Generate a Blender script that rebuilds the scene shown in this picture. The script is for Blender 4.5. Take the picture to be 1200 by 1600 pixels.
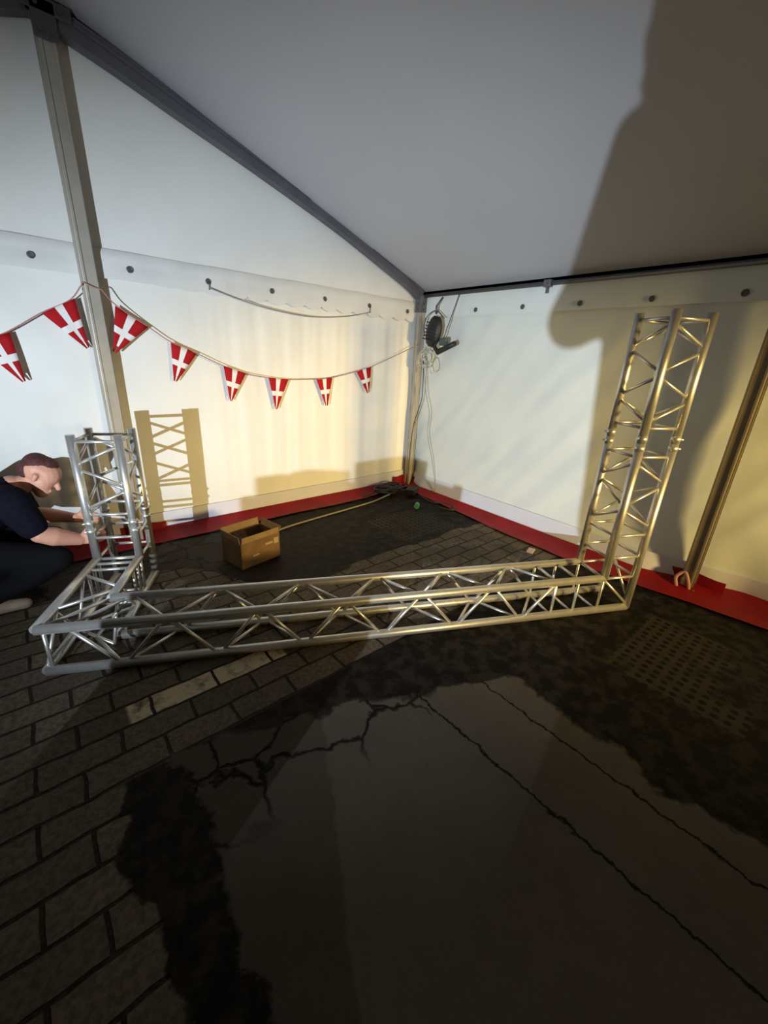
import bpy, bmesh, math, random
from mathutils import Vector, Matrix, noise
random.seed(7)
S = bpy.context.scene
for o in list(bpy.data.objects): bpy.data.objects.remove(o)
COL = S.collection
V = Vector

# ------------------------------------------------------------ camera, world, lights, exposure
cd = bpy.data.cameras.new('camera'); cam = bpy.data.objects.new('camera', cd); COL.objects.link(cam)
cd.sensor_fit = 'VERTICAL'; cd.sensor_height = 36.0; cd.lens = 635.23 / 1600 * 36.0
cd.clip_start = 0.01
YAW, PITCH, ROLL = 0.717717, -0.361899, 0.051499
fw = V((math.sin(YAW)*math.cos(PITCH), math.cos(YAW)*math.cos(PITCH), math.sin(PITCH)))
rt = V((math.cos(YAW), -math.sin(YAW), 0)); up = rt.cross(fw)
r2 = rt*math.cos(ROLL) + up*math.sin(ROLL); u2 = -rt*math.sin(ROLL) + up*math.cos(ROLL)
M3 = Matrix((r2, u2, -fw)).transposed()
CAM = V((-3.7919, -3.8851, 1.6014))
cam.matrix_world = Matrix.Translation(CAM) @ M3.to_4x4()
S.camera = cam

w = bpy.data.worlds.new('night'); S.world = w; w.use_nodes = True
w.node_tree.nodes['Background'].inputs[0].default_value = (0.35, 0.33, 0.40, 1)
w.node_tree.nodes['Background'].inputs[1].default_value = 0.001

def light(name, kind, loc, col, power, size=0.1, target=None, spot=None, blend=0.5, sy=None):
    l = bpy.data.lights.new(name, kind); l.color = col; l.energy = power
    if kind == 'AREA':
        l.size = size
        if sy: l.shape = 'RECTANGLE'; l.size_y = sy
    else: l.shadow_soft_size = size
    if kind == 'SPOT': l.spot_size = spot; l.spot_blend = blend
    o = bpy.data.objects.new(name, l); COL.objects.link(o); o.location = loc
    if target is not None:
        o.rotation_euler = (V(target)-V(loc)).to_track_quat('-Z', 'Y').to_euler()
    return o
# cool white floodlight standing at waist height left behind the photographer
light('cool_floodlight', 'SPOT', (-5.60, -4.00, 1.06), (0.74, 0.86, 1.0), 980, 0.010, (-1.0, -0.4, 1.40), math.radians(102), 0.85).scale = (1.0, 0.49, 1.0)   # wide flat beam
# warm lamp far behind, aimed at the tent corner
light('warm_lamp', 'SPOT', (-1.3, -8.2, 1.7), (1.0, 0.70, 0.24), 2400, 0.30, (-0.50, 0.0, 0.45), math.radians(50), 1.0).scale = (1.0, 0.62, 1.0)
# dim warm fill added to lift the side wall, no known lamp there
light('warm_fill', 'AREA', (-5.9, -7.2, 1.7), (1.0, 0.68, 0.40), 6, 1.2, (0.0, -1.8, 1.7))

S.view_settings.view_transform = 'Standard'; S.view_settings.look = 'None'
S.view_settings.exposure = 0.0; S.view_settings.gamma = 1.0; S.view_settings.use_curve_mapping = False

# ------------------------------------------------------------ helpers
def obj(name, bm, mats, parent=None, smooth=False):
    me = bpy.data.meshes.new(name)
    if isinstance(bm, bmesh.types.BMesh):
        bmesh.ops.recalc_face_normals(bm, faces=bm.faces) if not getattr(bm, 'keep', False) else None
        bm.to_mesh(me); bm.free()
    o = bpy.data.objects.new(name, me); COL.objects.link(o)
    for m in (mats if isinstance(mats, (list, tuple)) else [mats]): me.materials.append(m)
    if parent: o.parent = parent
    if smooth:
        for p in me.polygons: p.use_smooth = True
    return o
def tag(o, label, cat, group=None):
    o['label'] = label; o['category'] = cat
    if group: o['group'] = group
    return o
def thing(name, label, cat, loc=(0, 0, 0), group=None):
    o = bpy.data.objects.new(name, None); COL.objects.link(o); o.location = loc; o.empty_display_size = 0.1
    return tag(o, label, cat, group)
def under(root, o):
    """parent o to root, keeping its world-space mesh coordinates"""
    o.parent = root; bpy.context.view_layer.update()
    o.matrix_parent_inverse = root.matrix_world.inverted()
    return o
def struct(o): o['kind'] = 'structure'; return o

def box(bm, lo, hi, mat=None, bev=0.0, mi=0):
    lo = V(lo); hi = V(hi); c = (lo+hi)/2; s = hi-lo
    m = Matrix.Translation(c) @ Matrix.Diagonal((*s, 1))
    if mat is not None: m = mat @ m
    r = bmesh.ops.create_cube(bm, size=1, matrix=m)
    fs = set(f for v in r['verts'] for f in v.link_faces)
    for f in fs: f.material_index = mi
    if bev:
        es = list({e for f in fs for e in f.edges})
        bmesh.ops.bevel(bm, geom=es, offset=bev, segments=2, affect='EDGES', profile=0.5)
def cyl(bm, a, b, r, r2=None, seg=12, caps=True, mi=0):
    a = V(a); b = V(b); d = b-a; L = d.length
    if L < 1e-6: return
    q = d.to_track_quat('Z', 'Y').to_matrix().to_4x4()
    m = Matrix.Translation((a+b)/2) @ q
    rr = bmesh.ops.create_cone(bm, cap_ends=caps, segments=seg, radius1=r, radius2=r if r2 is None else r2, depth=L, matrix=m)
    for f in set(f for v in rr['verts'] for f in v.link_faces):
        f.material_index = mi; f.smooth = len(f.verts) == 4
def ball(bm, c, r, seg=12, sc=(1, 1, 1), rot=None):
    m = Matrix.Translation(V(c)) @ (rot.to_4x4() if rot else Matrix()) @ Matrix.Diagonal((*sc, 1))
    rr = bmesh.ops.create_uvsphere(bm, u_segments=seg, v_segments=max(6, seg//2+2), radius=r, matrix=m)
    for v in rr['verts']:
        for f in v.link_faces: f.smooth = True
def catmull(P, n=8):
    P = [V(p) for p in P]; Q = [P[0]*2-P[1]] + P + [P[-1]*2-P[-2]]; o = []
    for i in range(1, len(Q)-2):
        a, b, c, d = Q[i-1:i+3]
        for k in range(n):
            t = k/n
            o.append(0.5*((2*b)+(c-a)*t+(2*a-5*b+4*c-d)*t*t+(3*b-a-3*c+d)*t**3))
    o.append(P[-1]); return o
def tube(bm, pts, r, seg=8, closed=False, flat=1.0):
    """one continuous swept tube along a polyline"""
    pts = [V(p) for p in pts]; rings = []; n = len(pts); up_ = V((0, 0, 1)); prev = None
    for i, p in enumerate(pts):
        if closed: t = pts[(i+1) % n]-pts[i-1]
        else: t = pts[min(i+1, n-1)]-pts[max(i-1, 0)]
        t.normalize()
        if prev is None:
            x = t.orthogonal().normalized()
        else:
            x = prev - t*prev.dot(t)
            x = x.normalized() if x.length > 1e-6 else t.orthogonal().normalized()
        prev = x; y = t.cross(x)
        rings.append([bm.verts.new(p+(x*math.cos(2*math.pi*k/seg)+y*flat*math.sin(2*math.pi*k/seg))*r) for k in range(seg)])
    m = n if closed else n-1
    for i in range(m):
        A = rings[i]; B = rings[(i+1) % n]
        for k in range(seg):
            f = bm.faces.new((A[k], A[(k+1) % seg], B[(k+1) % seg], B[k])); f.smooth = True
    if not closed:
        bm.faces.new(rings[0][::-1]); bm.faces.new(rings[-1])
def beam_box(bm, pts, wv, hv, wid, hei, bev=0):
    """rectangular profile along a polyline; wv fixed width axis"""
    rings = []
    pts = [V(p) for p in pts]
    for i, p in enumerate(pts):
        t = (pts[min(i+1, len(pts)-1)]-pts[max(i-1, 0)]).normalized(); W = V(wv); H = t.cross(W).normalized()
        rings.append([bm.verts.new(p+W*a*wid/2+H*b*hei/2) for a, b in ((-1, -1), (1, -1), (1, 1), (-1, 1))])
    for A, B in zip(rings, rings[1:]):
        for k in range(4): bm.faces.new((A[k], A[(k+1) % 4], B[(k+1) % 4], B[k]))
    bm.faces.new(rings[0][::-1]); bm.faces.new(rings[-1])
def nz(x, y, z=0.0): return noise.noise(V((x, y, z)))

# ------------------------------------------------------------ materials
def mat(name, col, rough=0.5, metal=0.0, nscale=0, namt=0.0, bump=0.0, bscale=60, spec=0.5, emis=None, col2=None, aniso=0):
    m = bpy.data.materials.new(name); m.use_nodes = True; nt = m.node_tree; p = nt.nodes['Principled BSDF']
    p.inputs['Base Color'].default_value = (*col, 1); p.inputs['Roughness'].default_value = rough
    p.inputs['Metallic'].default_value = metal; p.inputs['Specular IOR Level'].default_value = spec
    tc = nt.nodes.new('ShaderNodeTexCoord')
    if nscale:
        n = nt.nodes.new('ShaderNodeTexNoise'); n.inputs['Scale'].default_value = nscale; n.inputs['Detail'].default_value = 5
        nt.links.new(tc.outputs['Object'], n.inputs['Vector'])
        r = nt.nodes.new('ShaderNodeValToRGB'); c2 = col2 or tuple(c*(1-namt) for c in col)
        r.color_ramp.elements[0].position = 0.35; r.color_ramp.elements[1].position = 0.65
        r.color_ramp.elements[0].color = (*c2, 1); r.color_ramp.elements[1].color = (*col, 1)
        nt.links.new(n.outputs[0], r.inputs[0]); nt.links.new(r.outputs[0], p.inputs['Base Color'])
    if bump:
        n = nt.nodes.new('ShaderNodeTexNoise'); n.inputs['Scale'].default_value = bscale; n.inputs['Detail'].default_value = 3
        nt.links.new(tc.outputs['Object'], n.inputs['Vector'])
        b = nt.nodes.new('ShaderNodeBump'); b.inputs['Strength'].default_value = bump; b.inputs['Distance'].default_value = 0.01
        nt.links.new(n.outputs[0], b.inputs['Height']); nt.links.new(b.outputs[0], p.inputs['Normal'])
    return m
PVC = mat('white_pvc', (0.80, 0.79, 0.73), 0.55, nscale=2.2, namt=0.05, bump=0.12, bscale=9, spec=0.3)
PVC_SIDE = mat('white_pvc_side', (0.70, 0.74, 0.70), 0.55, nscale=1.6, namt=0.06, bump=0.15, bscale=7, spec=0.3)
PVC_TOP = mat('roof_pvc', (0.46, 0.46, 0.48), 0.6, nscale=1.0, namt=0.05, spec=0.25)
HEM = mat('hem_pvc', (0.66, 0.67, 0.74), 0.5, nscale=4, namt=0.06, spec=0.3)
VAL = mat('valance_pvc', (0.72, 0.71, 0.67), 0.55, nscale=3, namt=0.05, spec=0.3)
RED = mat('red_pvc', (0.25, 0.0015, 0.006), 0.6, nscale=5, namt=0.25, bump=0.2, bscale=12, spec=0.3)
REDF = mat('red_cloth', (0.42, 0.014, 0.018), 0.8, nscale=30, namt=0.12, spec=0.1)
WHITEF = mat('white_cloth', (0.82, 0.78, 0.74), 0.8, spec=0.1)
ALU = mat('aluminium', (0.74, 0.72, 0.67), 0.36, 0.80, nscale=18, namt=0.12, bump=0.02, bscale=120)
ALUD = mat('dull_aluminium', (0.13, 0.125, 0.14), 0.5, 0.2, nscale=6, namt=0.2)
ALUM = mat('anodised_post', (0.42, 0.385, 0.32), 0.45, 0.3, nscale=5, namt=0.15)
BLACK = mat('black_plastic', (0.012, 0.012, 0.014), 0.5, nscale=20, namt=0.3)
RUB = mat('black_cable_rubber', (0.02, 0.02, 0.022), 0.55)
GREYC = mat('grey_cable', (0.22, 0.22, 0.22), 0.6)
PALEC = mat('pale_cable', (0.45, 0.44, 0.38), 0.6)
STEEL = mat('steel_hook', (0.12, 0.12, 0.12), 0.5, 0.6)
GREEN = mat('green_plastic', (0.10, 0.34, 0.20), 0.4, nscale=20, namt=0.3)
CARD = mat('cardboard', (0.28, 0.17, 0.085), 0.85, nscale=9, namt=0.22, bump=0.1, bscale=80, spec=0.1)
CARD2 = mat('cardboard_pale_flap', (0.42, 0.29, 0.16), 0.85, nscale=12, namt=0.2, spec=0.1)
TAPE = mat('pale_label', (0.50, 0.40, 0.26), 0.6)
ROPE = mat('rope', (0.26, 0.22, 0.15), 0.9)
SKIN = mat('skin', (0.62, 0.30, 0.20), 0.55, nscale=10, namt=0.1)
JACKET = mat('dark_jacket', (0.006, 0.006, 0.012), 0.95, nscale=30, namt=0.3, bump=0.3, bscale=30, spec=0.1)
TROUS = mat('black_trousers', (0.006, 0.006, 0.007), 0.95, bump=0.3, bscale=25, spec=0.1)
SHOE = mat('beige_shoe', (0.33, 0.24, 0.17), 0.7, nscale=15, namt=0.25)
HAIR = mat('auburn_hair', (0.10, 0.022, 0.022), 0.7, nscale=60, namt=0.5, bump=0.5, bscale=150)
STONE = mat('white_scrap', (0.5, 0.42, 0.38), 0.8)
PLY = mat('case_ply', (0.03, 0.03, 0.035), 0.6)

def floor_material():
    m = bpy.data.materials.new('old_paving'); m.use_nodes = True; nt = m.node_tree; N = nt.nodes; L = nt.links
    p = N['Principled BSDF']; tc = N.new('ShaderNodeTexCoord')
    def setin(n, i, v):
        if hasattr(v, 'links') or isinstance(v, bpy.types.NodeSocket): L.new(v, n.inputs[i])
        else: n.inputs[i].default_value = v
    def mth(op, a, b=0.0, c=None):
        n = N.new('ShaderNodeMath'); n.operation = op; setin(n, 0, a); setin(n, 1, b)
        if c is not None: setin(n, 2, c)
        return n.outputs[0]
    def mix(f, a, b):
        n = N.new('ShaderNodeMix'); n.data_type = 'RGBA'; setin(n, 0, f); setin(n, 6, a); setin(n, 7, b); return n.outputs[2]
    def noise_(scale, det=4, rough=0.5, vec=None):
        n = N.new('ShaderNodeTexNoise'); n.inputs['Scale'].default_value = scale; n.inputs['Detail'].default_value = det
        n.inputs['Roughness'].default_value = rough; L.new(vec or tc.outputs['Object'], n.inputs['Vector']); return n.outputs[0]
    sx = N.new('ShaderNodeSeparateXYZ'); L.new(tc.outputs['Object'], sx.inputs[0]); x, y = sx.outputs[0], sx.outputs[1]
    n1 = noise_(3.0); n2 = noise_(11, 5, 0.6); n3 = noise_(45, 4, 0.6)
    wx = mth('ADD', x, mth('MULTIPLY', mth('SUBTRACT', n1, 0.5), 0.34)); wy = mth('ADD', y, mth('MULTIPLY', mth('SUBTRACT', noise_(2.3, 5), 0.5), 0.34))
    wx = mth('ADD', wx, mth('MULTIPLY', mth('SUBTRACT', n2, 0.5), 0.10)); wy = mth('ADD', wy, mth('MULTIPLY', mth('SUBTRACT', n2, 0.5), 0.10))
    def step(v, e, s=0.01):     # 1 where v>e
        n = N.new('ShaderNodeMapRange'); n.interpolation_type = 'SMOOTHSTEP'; setin(n, 0, v); n.inputs[1].default_value = e-s; n.inputs[2].default_value = e+s; return n.outputs[0]
    def AND(*a):
        r = a[0]
        for b in a[1:]: r = mth('MULTIPLY', r, b)
        return r
    def OR(a, b): return mth('MAXIMUM', a, b)
    def NOT(a): return mth('SUBTRACT', 1.0, a)
    # setts
    mp = N.new('ShaderNodeMapping'); L.new(tc.outputs['Object'], mp.inputs[0]); mp.inputs[1].default_value = (0.104, 0.0835, 0)
    wob = N.new('ShaderNodeVectorMath'); wob.operation = 'ADD'; L.new(mp.outputs[0], wob.inputs[0])
    nn = N.new('ShaderNodeTexNoise'); nn.inputs['Scale'].default_value = 7; L.new(tc.outputs['Object'], nn.inputs['Vector'])
    sc_ = N.new('ShaderNodeVectorMath'); sc_.operation = 'SCALE'; L.new(nn.outputs['Color'], sc_.inputs[0]); sc_.inputs['Scale'].default_value = 0.025; L.new(sc_.outputs[0], wob.inputs[1])
    bk = N.new('ShaderNodeTexBrick'); L.new(wob.outputs[0], bk.inputs['Vector'])
    bk.inputs['Scale'].default_value = 1; bk.inputs['Mortar Size'].default_value = 0.009; bk.inputs['Mortar Smooth'].default_value = 0.4
    bk.inputs['Brick Width'].default_value = 0.292; bk.inputs['Row Height'].default_value = 0.137; bk.inputs['Bias'].default_value = 0.0
    bk.inputs['Color1'].default_value = (0.190, 0.152, 0.108, 1); bk.inputs['Color2'].default_value = (0.130, 0.104, 0.074, 1); bk.inputs['Mortar'].default_value = (0.006, 0.005, 0.0035, 1)
    sett = mix(mth('MULTIPLY', mth('ADD', step(n3, 0.5, 0.12), n2), 0.45), bk.outputs[0], (0.050, 0.039, 0.027, 1))
    pale = AND(step(x, -3.72), NOT(step(x, -2.95)), step(y, -2.150, 0.006), NOT(step(y, -2.015, 0.006)), mth('SUBTRACT', 1.0, bk.outputs['Fac']))
    sett = mix(mth('MULTIPLY', pale, step(n2, 0.42, 0.12)), sett, (0.60, 0.51, 0.34, 1))
    topedge = mth('ADD', -1.50, mth('MULTIPLY', NOT(step(x, -2.9, 0.3)), 0.75))
    band = AND(step(y, -2.43, 0.008), NOT(step(mth('SUBTRACT', wy, topedge), 0.0, 0.02)))
    side = AND(NOT(step(mth('ADD', wx, 0.0), -3.82, 0.01)), NOT(step(y, -2.43, 0.008)))
    smask = OR(band, side)
    # cracked concrete
    cm = AND(step(wx, -3.60, 0.015), NOT(step(wx, -2.08, 0.015)), NOT(step(mth('ADD', wy, mth('MULTIPLY', mth('ADD', x, 3.0), 0.38)), -2.62, 0.015)))
    def crack(v, pos, wdt): return NOT(step(mth('ABSOLUTE', mth('SUBTRACT', v, pos)), wdt, wdt*0.6))
    fx = mth('ADD', x, mth('MULTIPLY', mth('SUBTRACT', noise_(9, 6, 0.7), 0.5), 0.09))
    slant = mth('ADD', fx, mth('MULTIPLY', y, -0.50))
    ck = OR(crack(fx, -2.56, 0.005), crack(fx, -2.225, 0.005))
    vor = N.new('ShaderNodeTexVoronoi'); vor.feature = 'DISTANCE_TO_EDGE'; vor.inputs['Scale'].default_value = 2.6
    wv = N.new('ShaderNodeVectorMath'); wv.operation = 'ADD'; L.new(tc.outputs['Object'], wv.inputs[0]); s3 = N.new('ShaderNodeVectorMath'); s3.operation = 'SCALE'
    nn2 = N.new('ShaderNodeTexNoise'); nn2.inputs['Scale'].default_value = 6; nn2.inputs['Detail'].default_value = 5; L.new(tc.outputs['Object'], nn2.inputs['Vector'])
    L.new(nn2.outputs['Color'], s3.inputs[0]); s3.inputs['Scale'].default_value = 0.16; L.new(s3.outputs[0], wv.inputs[1]); L.new(wv.outputs[0], vor.inputs['Vector'])
    vedge = NOT(step(vor.outputs['Distance'], 0.02, 0.016))
    nearedge = AND(step(y, -2.90, 0.1))
    ck = OR(ck, AND(vedge, nearedge))
    conc = mix(n1, (0.085, 0.070, 0.054, 1), (0.135, 0.113, 0.088, 1)); conc = mix(mth('MULTIPLY', n2, 0.5), conc, (0.060, 0.048, 0.036, 1)); conc = mix(mth('MULTIPLY', step(n3, 0.60, 0.05), 0.4), conc, (0.11, 0.095, 0.075, 1))
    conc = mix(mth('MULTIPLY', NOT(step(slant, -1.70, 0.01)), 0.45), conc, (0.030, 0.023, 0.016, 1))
    conc = mix(ck, conc, (0.006, 0.005, 0.004, 1))
    # worn asphalt with rough flat stones
    asp = mix(step(n2, 0.52, 0.10), (0.003, 0.0024, 0.0018, 1), (0.030, 0.023, 0.016, 1))
    asp = mix(mth('MULTIPLY', n3, 0.5), asp, (0.004, 0.003, 0.002, 1))
    stones = AND(step(y, -1.55, 0.2), NOT(step(x, -2.6, 0.3)))
    asp = mix(AND(stones, NOT(vedge)), asp, mix(n2, (0.014, 0.011, 0.008, 1), (0.060, 0.048, 0.034, 1)))
    vd = N.new('ShaderNodeTexVoronoi'); vd.feature = 'F1'; vd.inputs['Scale'].default_value = 17; vd.inputs['Randomness'].default_value = 0.15; L.new(tc.outputs['Object'], vd.inputs['Vector'])
    holes = NOT(step(vd.outputs['Distance'], 0.32, 0.08))
    g1 = AND(step(x, -1.35), NOT(step(x, -0.62)), step(y, -1.42), NOT(step(y, -0.80)))
    g2 = AND(step(x, -1.52), NOT(step(x, -0.72)), step(y, -3.95), NOT(step(y, -3.30)))
    gm = OR(g1, g2)
    grid = mix(holes, mix(n2, (0.012, 0.010, 0.007, 1), (0.050, 0.041, 0.029, 1)), (0.005, 0.004, 0.003, 1))
    asp = mix(mth('MULTIPLY', gm, step(n1, 0.42, 0.08)), asp, grid)
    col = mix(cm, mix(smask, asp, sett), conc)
    L.new(col, p.inputs['Base Color'])
    rr = N.new('ShaderNodeMapRange'); L.new(n2, rr.inputs[0]); rr.inputs[3].default_value = 0.50; rr.inputs[4].default_value = 0.85; L.new(rr.outputs[0], p.inputs['Roughness'])
    p.inputs['Specular IOR Level'].default_value = 0.12
    h = mth('ADD', mth('MULTIPLY', n3, 0.25), mth('MULTIPLY', n2, 0.5))
    h = mth('SUBTRACT', h, AND(smask, bk.outputs['Fac'])); h = mth('SUBTRACT', h, AND(cm, ck)); h = mth('ADD', h, mth('MULTIPLY', cm, 0.8))
    b = N.new('ShaderNodeBump'); b.inputs['Strength'].default_value = 0.8; b.inputs['Distance'].default_value = 0.010; L.new(h, b.inputs['Height']); L.new(b.outputs[0], p.inputs['Normal'])
    return m

# ------------------------------------------------------------ tent shell
EAVE, SLOPE, POST_X, POST_Y = 2.30, 0.348, 3.30, 3.324
XL, YB = -6.6, -9.2
def roof_z(x):
    return EAVE + SLOPE*(-x if x > -POST_X else x-XL)
bm = bmesh.new()
bmesh.ops.create_grid(bm, x_segments=2, y_segments=2, size=0.5, matrix=Matrix.Translation((-3.3, -4.4, 0)) @ Matrix.Diagonal((8.0, 11.0, 1, 1)))
fl = struct(obj('floor', bm, floor_material()))

def grid(nu, nv, f, keep=True):
    bm = bmesh.new(); P = [[bm.verts.new(f(i/nu, j/nv)) for j in range(nv+1)] for i in range(nu+1)]
    for i in range(nu):
        for j in range(nv):
            q = bm.faces.new((P[i][j], P[i+1][j], P[i+1][j+1], P[i][j+1])); q.smooth = True
    return bm
def fold_back(x, z):
    """depth of the gable cloth behind y=0 (always >=0)"""
    lowfade = min(1, max(0, (z-0.05)/0.5)); top = min(1, max(0, (2.10-z)/0.25))
    a = 0.5+0.5*math.sin(2*math.pi*(x/0.27+0.35*nz(x*1.1, z*0.5, 3)))
    b = 0.5+0.5*math.sin(2*math.pi*(x/0.115+0.5*nz(x*2.0, z*0.6, 9)))
    env = min(1, max(0, (x+2.75)/0.5))
    d = (0.008*a+0.003*b)*env*top*(0.35+0.65*lowfade)
    # diagonal drags from the eyelets, left half
    s = nz((x*1.2+z*0.9)*2.2, (z-x)*0.6, 4.2)
    d += (0.010+0.012*s)*(1-0.6*env)
    if z > 2.12: d = 0.004+0.006*(1+nz((x+z*0.35)*5.0, z*0.5, 7))*min(1, (z-2.12)/0.1)*max(0.2, 1-(z-2.12)/0.5)
    return max(0.0, d)
def gable(u, v):
    x = u*XL; t = v; z = 0.02 + t*(roof_z(x)-0.02)
    return V((x, 0.01+fold_back(x, z), z))
struct(obj('wall_back', grid(330, 120, gable), PVC, smooth=True))
def bulge(y, z):
    q = -y; sm = lambda t: max(0.0, min(1.0, t))**2*(3-2*max(0.0, min(1.0, t)))
    k = sm((q-0.03)/0.35)*(1-sm((q-2.95)/0.45))*(0.92+0.25*sm(q/2.4)) - 0.75*sm((q-3.38)/0.3)
    return 0.14*k*max(0, 1-z/0.55)**1.5
def side_d(y, z):
    d = 0.012+0.012*nz((y*0.8+z*1.0)*1.9, (z-y)*0.7, 1.5)+0.007*nz((y+z*0.8)*5, (z-y)*1.0, 8.1)
    if z > 2.05: d = 0.006+0.004*nz(y*6, z, 2)
    if y < -POST_Y+0.1: d += 0.02*(0.5+0.5*math.sin(y*9+2*nz(y, z)))*min(1, -y-POST_Y+0.1)
    return max(0, d)
def sidew(u, v):
    y = u*YB; z = 0.02+v*(EAVE-0.02)
    return V((0.01+side_d(y, z)-bulge(y, z), y, z))
struct(obj('wall_right', grid(380, 90, sidew), PVC_SIDE, smooth=True))
def leftw(u, v):
    y = u*YB; z = 0.02+v*(EAVE-0.02); return V((XL-0.01-side_d(y, z), y, z))
struct(obj('wall_left', grid(60, 20, leftw), PVC_SIDE, smooth=True))
def roofs(u, v):
    x = u*XL*1.0; y = 0.02+v*(YB-0.02)
    bil = 0.012*math.sin(math.pi*min(1, abs(y)/POST_Y % 1.0))*math.sin(math.pi*min(1, (abs(x) % 3.3)/3.3))
    return V((x, y, roof_z(x)+0.045+bil+0.004*nz(x*1.2, y*1.2)))
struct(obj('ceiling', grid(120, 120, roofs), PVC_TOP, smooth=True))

# hems: separate pale strip sewn along the foot of each wall
def hem_back(u, v):
    x = -0.02+u*(XL+0.02); z = 0.025+v*0.175; return V((x, -0.004-0.004*(1+nz(x*3, z*2))+0.012*v*0+fold_back(x, 0.3)*0.3, z))
struct(obj('trim_1', grid(200, 6, hem_back), HEM, smooth=True))
def hem_side(u, v):
    y = -0.03+u*(YB+0.03); z = 0.025+v*0.175
    return V((0.0-bulge(y, z)-0.003*(1+nz(y*3, z*2)), y, z))
struct(obj('trim_2', grid(220, 6, hem_side), HEM, smooth=True))
# red ground flaps
def skirt_back(u, v):
    x = -0.03+u*(XL+0.03); wdt = 0.12+0.11*min(1, -x/1.0)+0.03*nz(x*1.3, 2)
    y = -0.012-v*wdt; z = 0.056*(1-v)**2.2+0.010+0.006*(1+nz(x*4, v*3, 5))*v
    return V((x, y, z))
struct(obj('baseboard_back', grid(220, 8, skirt_back), RED, smooth=True))
def skirt_side(u, v):
    y = -0.03+u*(YB+0.03); wdt = 0.27+0.06*math.sin(math.pi*min(1, -y/POST_Y))+0.03*nz(y*1.3, 7)
    b = bulge(y, 0.04)
    K_ = ((0, .12), (.4, .24), (.9, .30), (1.9, .40), (2.6, .42), (3.36, .36), (3.9, .28), (12, .28)); q = -y; xl = .28
    for (q0, a0), (q1, a1) in zip(K_, K_[1:]):
        if q0 <= q <= q1: xl = a0+(a1-a0)*(q-q0)/(q1-q0)
    xl += 0.02*nz(y*1.3, 7)
    x = -(0.010+b)*(1-v)-xl*v; z = 0.056*(1-v)**2.2+0.010+0.006*(1+nz(y*4, v*3, 1))*v
    return V((x, y, z))
struct(obj('baseboard_right', grid(260, 8, skirt_side), RED, smooth=True))
# upright red tabs of the flap at the posts
bm = bmesh.new()
def tab(a, b, h, n=10):
    a = V(a); b = V(b); rows = []
    nrm = V((0, 0, 1)).cross(b-a).normalized()
    for k in range(n+1):
        p = a.lerp(b, k/n)+nrm*0.006*math.sin(k*1.3)
        rows.append((bm.verts.new(p), bm.verts.new(p+V((0, 0, h*(0.95+0.05*math.cos(k)))))))
    for q, r in zip(rows, rows[1:]): bm.faces.new((q[0], r[0], r[1], q[1]))
tab((-0.30, -0.045, 0.02), (-0.02, -0.035, 0.02), 0.12)
tab((-0.025, -0.045, 0.02), (-0.035, -0.42, 0.02), 0.12)
tab((-3.40, -0.03, 0.03), (-3.05, -0.03, 0.03), 0.10)
tab((-0.045, -2.98, 0.03), (-0.045, -3.55, 0.03), 0.115)
struct(obj('baseboard_3', bm, RED, smooth=True))

# valances with scalloped edge
def valance_back():
    bm = bmesh.new(); n = 420; rows = []
    for i in range(n+1):
        x = -0.05-i/n*6.5; sc = abs(math.sin(math.pi*(x+0.05)/0.19)); amp = 0.035*min(1, max(0.15, (x+3.1)/1.0))
        zb = 2.045-amp*sc**0.7+0.008*nz(x*2, 1); yy = -0.012-0.008*nz(x*4, 3)-0.004
        rows.append([bm.verts.new((x, yy+0.004*math.sin(k*1.1+x*9)-(0.006 if k > 3 else 0)+(0.02 if k == 0 else 0), 2.235+(zb-2.235)*k/6)) for k in range(7)])
    for a, b in zip(rows, rows[1:]):
        for k in range(6): bm.faces.new((a[k], b[k], b[k+1], a[k+1])).smooth = True
    return bm
vb = tag(obj('valance', valance_back(), VAL, smooth=True), 'pale scalloped fabric valance hanging across the end wall above the flag bunting', 'valance')
bm = bmesh.new(); rows = []
for i in range(201):
    y = -0.06-i/200*8.8
    rows.append([bm.verts.new((-0.010-0.004*nz(y*4, k)-0.003*(k > 2), y, 2.285-(0.215+0.004*nz(y*3, 5))*k/4)) for k in range(5)])
for a, b in zip(rows, rows[1:]):
    for k in range(4): bm.faces.new((a[k], b[k], b[k+1], a[k+1])).smooth = True
vr = tag(obj('valance', bm, PVC_SIDE, smooth=True), 'straight edged pale valance under the eave rail of the side wall', 'valance')
def eyelet(c, n, hook):
    bm = bmesh.new(); c = V(c); n = V(n)
    q = n.to_track_quat('Z', 'Y').to_matrix()
    ring = [c+q @ V((0.017*math.cos(a), 0.017*math.sin(a), 0)) for a in [2*math.pi*k/14 for k in range(14)]]
    tube(bm, ring, 0.006, 6, True); cyl(bm, c-n*0.002, c+n*0.004, 0.012, seg=10)
    if hook:
        tube(bm, catmull([c, c+n*0.015+V((0, 0, -0.01)), c+n*0.012+V((0, 0, -0.05)), c+V((0.0, 0, -0.06))+n*0.004], 4), 0.004, 6)
    return bm
for i in range(12):
    under(vb, obj('eyelet', eyelet((-(0.218+i*0.563), -0.024, 2.12), (0, -1, 0), i in (1, 4)), STEEL))
for i in range(13):
    under(vr, obj('eyelet', eyelet((-0.020, -(0.30+i*0.5576), 2.12), (-1, 0, 0), False), STEEL))
# cord drooping through the hooks
bm = bmesh.new()
tube(bm, catmull([(-2.47, -0.05, 2.07), (-2.2, -0.045, 2.01), (-1.9, -0.045, 1.965), (-1.5, -0.045, 1.945), (-1.1, -0.045, 1.985), (-0.785, -0.05, 2.055)], 8), 0.0045, 6)
tag(obj('lacing_cord', bm, GREYC), 'thin grey cord drooping between two hooks below the scalloped valance', 'cord')

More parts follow.
